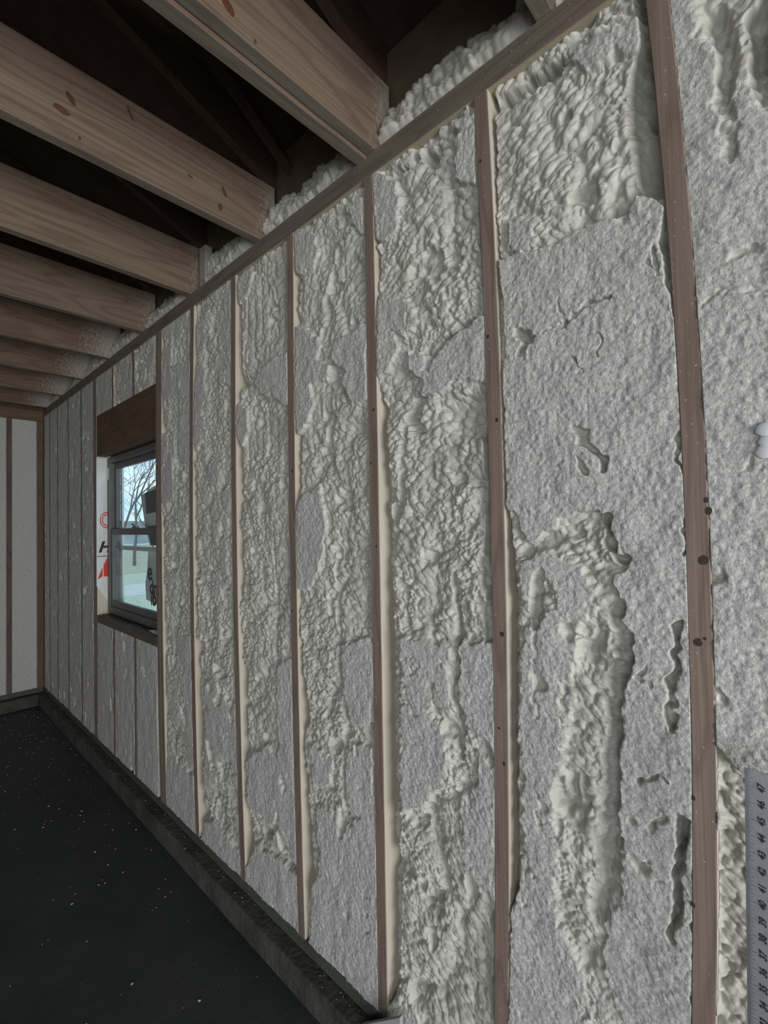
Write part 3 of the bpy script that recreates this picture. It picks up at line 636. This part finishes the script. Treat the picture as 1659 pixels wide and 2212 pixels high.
small(cst(3.7905), hi(10), FB, FT, 91, 'first foam bay beyond the window, streaky and grey', base=.004, res=.006, group=G2)
small(lo(10), hi(11), FB, FT, 93, 'second foam bay beyond the window', base=.002, res=.006, group=G2)
small(lo(11), hi(12), FB, FT, 95, 'third foam bay beyond the window', base=.002, res=.007, group=G2)
small(lo(12), hi(13), FB, FT, 97, 'fourth foam bay beyond the window, next but one to the corner', base=.004, res=.007, group=G2)
small(lo(13), cst(END-.0395), FB, FT, 99, 'thin sliver of foam in the corner of the long wall', base=.006, res=.008, group=G2)
# far end wall foam: flat, coarse; built in the same way and turned to face the room
xs_ = [(x+.019) for x in exs[1:5]]
spans = [(exs[1]+.0195, exs[0]-.0265)]+[(exs[i+1]+.0195, exs[i]-.0195) for i in range(1, 4)]
for i, (a_, c_) in enumerate(spans):
    o = foam_panel('end_wall_foam', cst(0.0), cst(c_-a_), 0.0045, 2.4995, .008, 'flat pale foam panel of the far end wall, '+['in the corner', 'second from the corner', 'third from the corner', 'fourth from the corner'][i], 'foam panels of the far end wall', seed=111+i, base=.03, swell=.004)
    # local: -x is the room side -> turn so that it looks along -y
    o.rotation_euler = (0, 0, math.pi/2); o.location = ((a_+c_)/2, END, 0.0045)

# ------------------------------------------------------------------ foam heaped behind the plate, between the joists
def eave_foam(y0, y1, seed, label, res=.006, top=.42):
    ny = int((y1-y0)/res); nv = int(.62/res)
    y = np.linspace(y0, y1, ny+1); s = np.linspace(0, 1, nv+1); Sg, Yg = np.meshgrid(s, y, indexing='ij')
    t = (Yg-y0)/(y1-y0)
    # profile: from the plate's top edge, up and back over the wall
    px = np.interp(Sg, [0, .12, .35, .7, 1], [.030, .038, .100, .23, .36]); pz = np.interp(Sg, [0, .12, .35, .7, 1], [.0, .05, .17, .31, .40])
    th = .35; wv = .03*(fbm(Yg*7, Sg*5, seed+19)-.5); yr = (Yg+wv)*math.cos(th)-Sg*.6*math.sin(th); zr = (Yg+wv)*math.sin(th)+(Sg*.6+wv)*math.cos(th)
    h = .045*(dome((Yg+wv)/.13, (Sg*.6+wv)/.11, seed)-.4)+.024*(dome(yr/.026, zr/.075, seed+3)-.4)+.010*(dome(yr/.017, zr/.021, seed+7)-.4)+.03*(fbm(Yg*4, Sg*3, seed+9)-.5)
    k = sstep(0, .08, Sg); h = h*k
    X = px-h*.9; Zz = JB+.0005+pz+h*.45
    X = np.maximum(X, .004)
    co = np.stack([X, Yg-y0, Zz-JB], -1).reshape(-1, 3); idx = np.arange(co.shape[0]).reshape(nv+1, ny+1)
    q = np.stack([idx[:-1, :-1], idx[1:, :-1], idx[1:, 1:], idx[:-1, 1:]], -1).reshape(-1, 4).tolist()
    rim = np.concatenate([idx[0, :], idx[1:, -1], idx[-1, -2::-1], idx[-2:0:-1, 0]]).tolist()
    rc = [(max(co[i][0]+.02, .40), co[i][1], min(max(co[i][2]-.02, .0), .12)) for i in rim]; nb = len(co); n_ = len(rim)
    V = co.tolist()+rc; q += [(rim[i], rim[(i+1) % n_], nb+(i+1) % n_, nb+i) for i in range(n_)]; q.append(tuple(nb+i for i in range(n_)))
    o = mesh_obj('eave_foam', V, q, M['foam'], smooth=True, label=label, cat='spray foam', group='foam heaped between the joist ends'); o.location = (0, y0, JB)
    a = o.data.attributes.new('cut', 'FLOAT', 'POINT'); a.data.foreach_set('value', np.full(len(V), .0, np.float32))
    return o
ends = [(-.176, .391, 'right of the nearest joist end'), (.431, .945, 'ribbed, right of the doubled joist'), (1.025, 1.584, 'between the doubled and knotty joists'), (1.624, 2.109, 'behind the knotty joist, beside the upright board'),
        (2.244, 2.834, 'between third and fourth joists'), (2.874, 3.434, 'between fourth and fifth joists'), (3.474, 4.049, 'between fifth and sixth joists'), (4.089, 4.659, 'between sixth and seventh joists'), (4.70, 5.219, 'in the corner, before the last joist')]
for i, (a_, c_, nm) in enumerate(ends):
    eave_foam(a_, c_, 201+i*7, 'lumpy foam heaped on the top plate, '+nm, res=.0045 if i < 4 else .008)

# ------------------------------------------------------------------ window
M['frame'] = noisy('window_frame_vinyl', (.09, .092, .088), (.11, .112, .107), 12, .45, .05, 60)
M['frame_out'] = noisy('pale_frame_vinyl', (.55, .58, .56), (.62, .64, .62), 12, .5, .05, 60)
gm = bpy.data.materials.new('glass'); gm.use_nodes = True; nt = gm.node_tree; nt.nodes.clear()
o_ = nt.nodes.new('ShaderNodeOutputMaterial'); tr = nt.nodes.new('ShaderNodeBsdfTransparent'); gl = nt.nodes.new('ShaderNodeBsdfGlossy'); mx = nt.nodes.new('ShaderNodeMixShader'); fr = nt.nodes.new('ShaderNodeFresnel')
tr.inputs[0].default_value = (.95, .98, .98, 1); gl.inputs['Roughness'].default_value = .02; fr.inputs[0].default_value = 1.22
ge = nt.nodes.new('ShaderNodeNewGeometry'); inv = nt.nodes.new('ShaderNodeMath'); inv.operation = 'SUBTRACT'; inv.inputs[0].default_value = 1.0
nt.links.new(ge.outputs['Backfacing'], inv.inputs[1]); fm = nt.nodes.new('ShaderNodeMath'); fm.operation = 'MULTIPLY'
nt.links.new(inv.outputs[0], fm.inputs[0]); nt.links.new(fr.outputs[0], fm.inputs[1]); nt.links.new(fm.outputs[0], mx.inputs[0]); nt.links.new(tr.outputs[0], mx.inputs[1]); nt.links.new(gl.outputs[0], mx.inputs[2]); nt.links.new(mx.outputs[0], o_.inputs[0])
win = empty('window_1', (.066, WY0, WZ0), kind='structure', label='double-hung window with grey frame in the long wall')
ww, wh = WY1-WY0, WZ1-WZ0
fw = .052
def rect_frame(x0, x1, y0, y1, z0, z1, w, wb=None, wt=None):
    wb = wb or w; wt = wt or w
    b = MB(); b.box((x0, y0, z0), (x1, y0+w, z1)).box((x0, y1-w, z0), (x1, y1, z1)).box((x0, y0+w, z0), (x1, y1-w, z0+wb)).box((x0, y0+w, z1-wt), (x1, y1-w, z1)); return b
rect_frame(0.0, .075, .004, ww-.004, .004, wh-.004, .036, .05, .04).obj('window_frame', M['frame'], win, bevel=.003)
mid = 1.452-WZ0
ls = rect_frame(.010, .034, .040, ww-.040, .054, mid+.018, .034, .045, .042).obj('lower_sash', M['frame'], win, bevel=.003)
us = rect_frame(.037, .060, .040, ww-.040, mid-.022, wh-.044, .034, .042, .04).obj('upper_sash', M['frame'], win, bevel=.003)
MB().box((.021, .074, .099), (.024, ww-.074, mid-.024)).obj('glass_pane', gm, ls)
MB().box((.047, .074, mid+.020), (.050, ww-.074, wh-.084)).obj('glass_pane', gm, us)
# storm sash just outside with pale rails
ss = rect_frame(.078, .092, .030, ww-.030, .030, wh-.030, .030).box((.078, .060, mid-.135), (.092, ww-.060, mid-.105)).obj('storm_sash', M['frame_out'], win, bevel=.002, label='pale outer storm frame')
lk = MB().box((-.002, ww*.5-.03, mid+.0185), (.02, ww*.5+.03, mid+.030)).tube([(.004, ww*.5-.005, mid+.03), (.004, ww*.5+.03, mid+.044), (.004, ww*.5+.045, mid+.044)], .005, 6).obj('sash_lock', M['frame'], ls)
# balance tab at the top of the frame's far jamb
MB().box((-.004, ww-.036, wh-.16), (.0, ww-.010, wh-.075)).obj('balance_cover', M['frame_out'], win)

# housewrap folded over the far jamb, with its printed marks
M['wrap'] = noisy('white_housewrap', (.62, .62, .60), (.72, .72, .70), 9, .6, .35, 22, dist=.004)
M['ink_black'] = mat('black_print', (.02, .02, .02), .6); M['ink_red'] = mat('red_print', (.62, .045, .03), .6); M['ink_grey'] = mat('dark_grey_print', (.07, .06, .07), .6)
wy = WY1-.0035     # sheet on the opening face of the far jamb, seen from the room
hw = empty('housewrap', (0, wy, WZ0), label='white housewrap with red and black print stapled on the far window jamb', cat='housewrap')
outl = [(-.004, .20), (.066, .08), (.066, 1.105), (-.002, 1.105)]
MB().prism([(a, c) for a, c in outl], 'y', -.0012, .0).obj('wrap_sheet', M['wrap'], hw)
def flat_text(txt, size, mat_, parent, name, basis, loc, extr=.0004, shear=0.0, bold=0.0, align='CENTER'):
    cu = bpy.data.curves.new(name, 'FONT'); cu.body = txt; cu.size = size; cu.extrude = extr; cu.shear = shear; cu.offset = bold; cu.align_x = align; cu.align_y = 'CENTER'
    t = bpy.data.objects.new(name+'_tmp', cu); COL.objects.link(t); bpy.context.view_layer.update()
    me = bpy.data.meshes.new_from_object(t.evaluated_get(bpy.context.evaluated_depsgraph_get())); bpy.data.objects.remove(t)
    mm = Matrix((( basis[0][0], basis[1][0], basis[2][0], loc[0]), (basis[0][1], basis[1][1], basis[2][1], loc[1]), (basis[0][2], basis[1][2], basis[2][2], loc[2]), (0, 0, 0, 1)))
    me.transform(mm); me.materials.clear(); me.materials.append(mat_); return me
def text_obj(*a, **k):
    me = flat_text(*a, **k); o = bpy.data.objects.new(a[4], me); COL.objects.link(o); o.parent = a[3]; return o
BX = ((1, 0, 0), (0, 0, 1), (0, -1, 0))
text_obj('H', .105, M['ink_black'], hw, 'printed_letter', BX, (.045, -.0016, .47), shear=.3, bold=.004)
MB().box((.0, -.0018, .405), (.066, -.0013, .410)).obj('printed_line', M['ink_black'], hw)
MB().prism([(.0, .245), (.034, .265), (.034, .33)], 'y', -.0018, -.0013).prism([(.040, .262), (.066, .262), (.066, .40), (.040, .345)], 'y', -.0018, -.0013).obj('printed_triangle', M['ink_red'], hw)
ring = []
b = MB()
for r0, r1 in ((.060, .052), (.044, .036)):
    for i in range(16):
        a0, a1 = math.pi/2+math.pi*i/16, math.pi/2+math.pi*(i+1)/16
        b.prism([(.066+.8*r1*math.cos(a0), .665+r1*math.sin(a0)), (.066+.8*r0*math.cos(a0), .665+r0*math.sin(a0)), (.066+.8*r0*math.cos(a1), .665+r0*math.sin(a1)), (.066+.8*r1*math.cos(a1), .665+r1*math.sin(a1))], 'y', -.0018, -.0013)
b.obj('printed_ring', M['ink_red'], hw)

# torn wrap flap hanging outside the near half of the glass
fl = empty('torn_wrap_flap', (.185, 0, 0), label='torn printed plastic wrap hanging outside the window beside its near jamb', cat='housewrap')
def pX(px, py, X=.185): return on_x(px, py, X)
def fpoly(pp): return [pX(*p) for p in pp]
def flap(pp, m, name, x=0.0, th=.0012, wav=.006):
    P2 = fpoly(pp); ymin = min(p[0] for p in P2)
    b = MB().prism(P2[::-1], 'x', x, x+th); return b.obj(name, m, fl)
flap([(304, 1070), (318, 1062), (332, 1050), (345, 1045), (350, 1180), (324, 1178), (314, 1140)], M['wrap'], 'upper_flap')
flap([(320, 1190), (350, 1180), (352, 1312), (316, 1295), (314, 1260), (318, 1230)], M['wrap'], 'lower_flap')
flap([(313, 1066), (350, 1050), (350, 1104), (316, 1110)], M['ink_grey'], 'printed_block', x=-.0008, th=.0006)
flap([(318, 1138), (350, 1132), (350, 1176), (326, 1178)], M['ink_grey'], 'printed_block', x=-.0008, th=.0006)
BF = ((0, -1, 0), (0, 0, 1), (-1, 0, 0))
for tx, px, py, sz in (('e', 324, 1236, .17), ('dn', 332, 1271, .13), ('ib', 332, 1294, .13)):
    yy, zz = pX(px, py); text_obj(tx, sz, M['ink_black'], fl, 'printed_letters', BF, (-.0012, yy, zz), bold=.004)

# crumbs on the sill are foam: a small torn sheet
sc_ = MB().prism([(2.72, .8655), (2.80, .8655), (2.86, .872), (2.78, .884), (2.70, .878)], 'x', .030, .050).obj('foam_scrap', M['crumb'], label='small pale foam scrap lying on the window sill', cat='foam scrap')

# ------------------------------------------------------------------ outside
M['grass'] = noisy('winter_lawn', (.36, .42, .30), (.50, .52, .40), 6, .9, .4, 60)
M['road'] = noisy('gravel_drive', (.50, .50, .47), (.58, .58, .55), 4, .9, .2, 30)
M['field'] = noisy('far_field', (.34, .33, .24), (.42, .40, .30), .3, .9, .2, 4)
M['bark'] = noisy('bare_bark', (.13, .11, .10), (.20, .17, .15), 6, .9, .5, 30)
MB().box((.6, -20, -.62), (90, 60, -.5)).obj('ground_outside', M['grass'], kind='structure', label='pale green winter lawn outside the window')
MB().box((.55, 14.5, -.4995), (60, 17.5, -.49)).obj('driveway', M['road'], kind='structure', label='pale driveway crossing the lawn')
MB().box((.55, 22, -.4995), (88, 60, -.48)).obj('field', M['field'], kind='structure', label='tan field beyond the driveway')
b = MB(); b.box((.6, 62, -.5), (90, 64, 2.4)); b.obj('treeline', noisy('distant_treeline', (.25, .27, .27), (.36, .38, .38), .8, .95, .4, 6), label='hazy line of distant woods on the horizon', cat='woods', kind='stuff')
def tree(x, y, h, seed, label):
    R_ = random.Random(seed); t = MB()
    def br(p, d, l, r, dep):
        pts = [p]; q = Vector(p); d = Vector(d)
        for i in range(4):
            d = (d+Vector((R_.uniform(-.16, .16), R_.uniform(-.16, .16), R_.uniform(-.02, .10)))).normalized(); q = q+d*l/4; pts.append(tuple(q))
        t.tube(pts, [r*.6*(1-.12*i) for i in range(5)], 5 if dep < 2 else 3)
        if dep < 5:
            for i in range(3 if dep < 4 else 2):
                k = R_.choice([2, 3, 4]); a = R_.uniform(0, 2*math.pi); dd = (d+Vector((math.cos(a), math.sin(a), R_.uniform(-.1, .5)))*.75).normalized()
                br(pts[k], dd, l*R_.uniform(.55, .78), r*.55, dep+1)
    br((0, 0, 0), (0, 0, 1), h*.36, h*.016, 0)
    o = t.obj('bare_tree', M['bark'], label=label, cat='tree', group='bare trees outside'); o.location = (x, y, -.5); return o
def at_ground(px, dist_y):
    v = AF+AR*(px-829.5)/F_PX; t = dist_y/v[1]; return CAM[0]+v[0]*t
tree(at_ground(290, 26), 26, 9.5, 5, 'bare tree seen through the middle of the upper window pane')
tree(at_ground(262, 34), 34, 11, 9, 'dense bare tree at the left side of the upper window pane')
tree(at_ground(330, 40), 40, 9, 12, 'far bare tree behind the torn wrap flap')

# ------------------------------------------------------------------ T-square
M['alu'] = noisy('brushed_aluminium', (.36, .37, .41), (.43, .44, .48), 60, .42, .12, 300, metal=.55)
ts = empty('t_square', (-.100, .0884, FLOOR), label='aluminium drywall T-square with inch numerals leaning by the nearest stud', cat='T-square')
wB = .0515
MB().box((0, -wB/2, .02), (.0022, wB/2, 1.2192)).obj('blade', M['alu'], ts, bevel=.0004)
MB().box((.0023, -.28, .0), (.010, .28, .034)).box((-.004, -.28, .0), (.0022, .28, .0199)).obj('head', M['alu'], ts, bevel=.001)
b = MB()
for i in range(16*1, 16*48):
    z = i*.0254/16; l = .0125 if i % 16 == 0 else .0105 if i % 8 == 0 else .0085 if i % 4 == 0 else .0065 if i % 2 == 0 else .0045
    if z < .04: continue
    b.box((-.0004, wB/2-l, z-.00016), (.0001, wB/2-.0004, z+.00016))
b.obj('tick_marks', M['ink_black'], ts)
BR = ((0, 0, 1), (0, 1, 0), (-1, 0, 0))
allv, allf = [], []
for n_ in range(2, 48):
    me = flat_text(str(n_), .0125, M['ink_black'], ts, 'n', BR, (-.0004, wB/2-.0205, n_*.0254), extr=.0002, shear=.22, bold=.00035)
    k = len(allv); allv += [tuple(v.co) for v in me.vertices]; allf += [tuple(k+i for i in p.vertices) for p in me.polygons]; bpy.data.meshes.remove(me)
mesh_obj('numerals', allv, allf, M['ink_black'], ts)
ts.rotation_euler = (math.radians(1.23), 0, 0)

# grey board offcut tilted on the curb at the foot of the third stud
ya, za = on_x(775, 2213, -.03); yb_, zb = on_x(866, 2196, -.03)
M['offcut'] = noisy('grey_offcut', (.38, .38, .40), (.44, .44, .46), 30, .6, .1, 90)
MB().prism([(yb_, -.042), (1.043, -.042), (yb_, zb)][::-1], 'x', -.034, -.022).obj('board_offcut', M['offcut'], bevel=.001, label='light grey board offcut standing on the curb at the foot of the third stud', cat='board offcut')

# white foam dabs on the flat foam at the picture's edge
for i, (px, py, r_) in enumerate([(1650, 927, .0125), (1654, 952, .011), (1650, 975, .0125)]):
    dy, dz = on_x(px, py, -.004); bm_v = []; bm_f = []; nn = 14
    for a in range(5):
        rr_ = r_*math.cos(a*math.pi/9); hx = .0035*math.sin(a*math.pi/9)
        bm_v += [(-hx, rr_*math.cos(t*2*math.pi/nn)*(1+.12*math.sin(3*t+i)), rr_*math.sin(t*2*math.pi/nn)) for t in range(nn)]
    for a in range(4): bm_f += [(a*nn+t, a*nn+(t+1) % nn, (a+1)*nn+(t+1) % nn, (a+1)*nn+t) for t in range(nn)]
    bm_f += [tuple(4*nn+t for t in range(nn)), tuple(range(nn))[::-1]]
    o = mesh_obj('foam_dab', bm_v, bm_f, M['dab'], smooth=True, label='small white dab on the flat foam right of the nearest stud, '+['uppermost', 'middle', 'lowest'][i]+' of three', cat='foam dab', group='white dabs on the foam'); o.location = (-.001, dy, dz)

# ------------------------------------------------------------------ foam crumbs on the floor
R_ = random.Random(4); b = MB()
def crumb(x, y, z, s):
    n = len(b.v); pts = []
    for k in range(6):
        a = k*math.pi/3; pts.append((x+s*math.cos(a)*R_.uniform(.6, 1.3), y+s*math.sin(a)*R_.uniform(.6, 1.3), z+s*R_.uniform(.0, .35)))
    b.v.extend(pts); b.v.append((x, y, z+s*R_.uniform(.6, 1.1))); b.v.append((x, y, z-.0004))
    for k in range(6): b.f.append((n+k, n+(k+1) % 6, n+6)); b.f.append((n+(k+1) % 6, n+k, n+7)); b.m += [0, 0]
for i in range(620):
    y = END-.1-abs(R_.gauss(0, 1.5)); 
    if i > 430: y = R_.uniform(.3, END-.1)
    x = -.07-abs(R_.gauss(0, .55)) if R_.random() < .75 else R_.uniform(-2.5, -.08)
    crumb(x, y, FLOOR+.0008, R_.choice([.0016, .002, .0028, .0036, .005]))
for i in range(90):
    crumb(R_.uniform(-.052, -.006), R_.uniform(.7, END-.1), -.0412, R_.choice([.0015, .002, .003]))
for i in range(60):
    crumb(R_.uniform(.004, .06), R_.uniform(WY0+.03, WY1-.03), SZ1+.0008, R_.choice([.0015, .002, .003]))
b.obj('foam_crumbs', M['crumb'], kind='stuff', label='white foam crumbs scattered over the floor, curb and window sill', cat='crumbs')
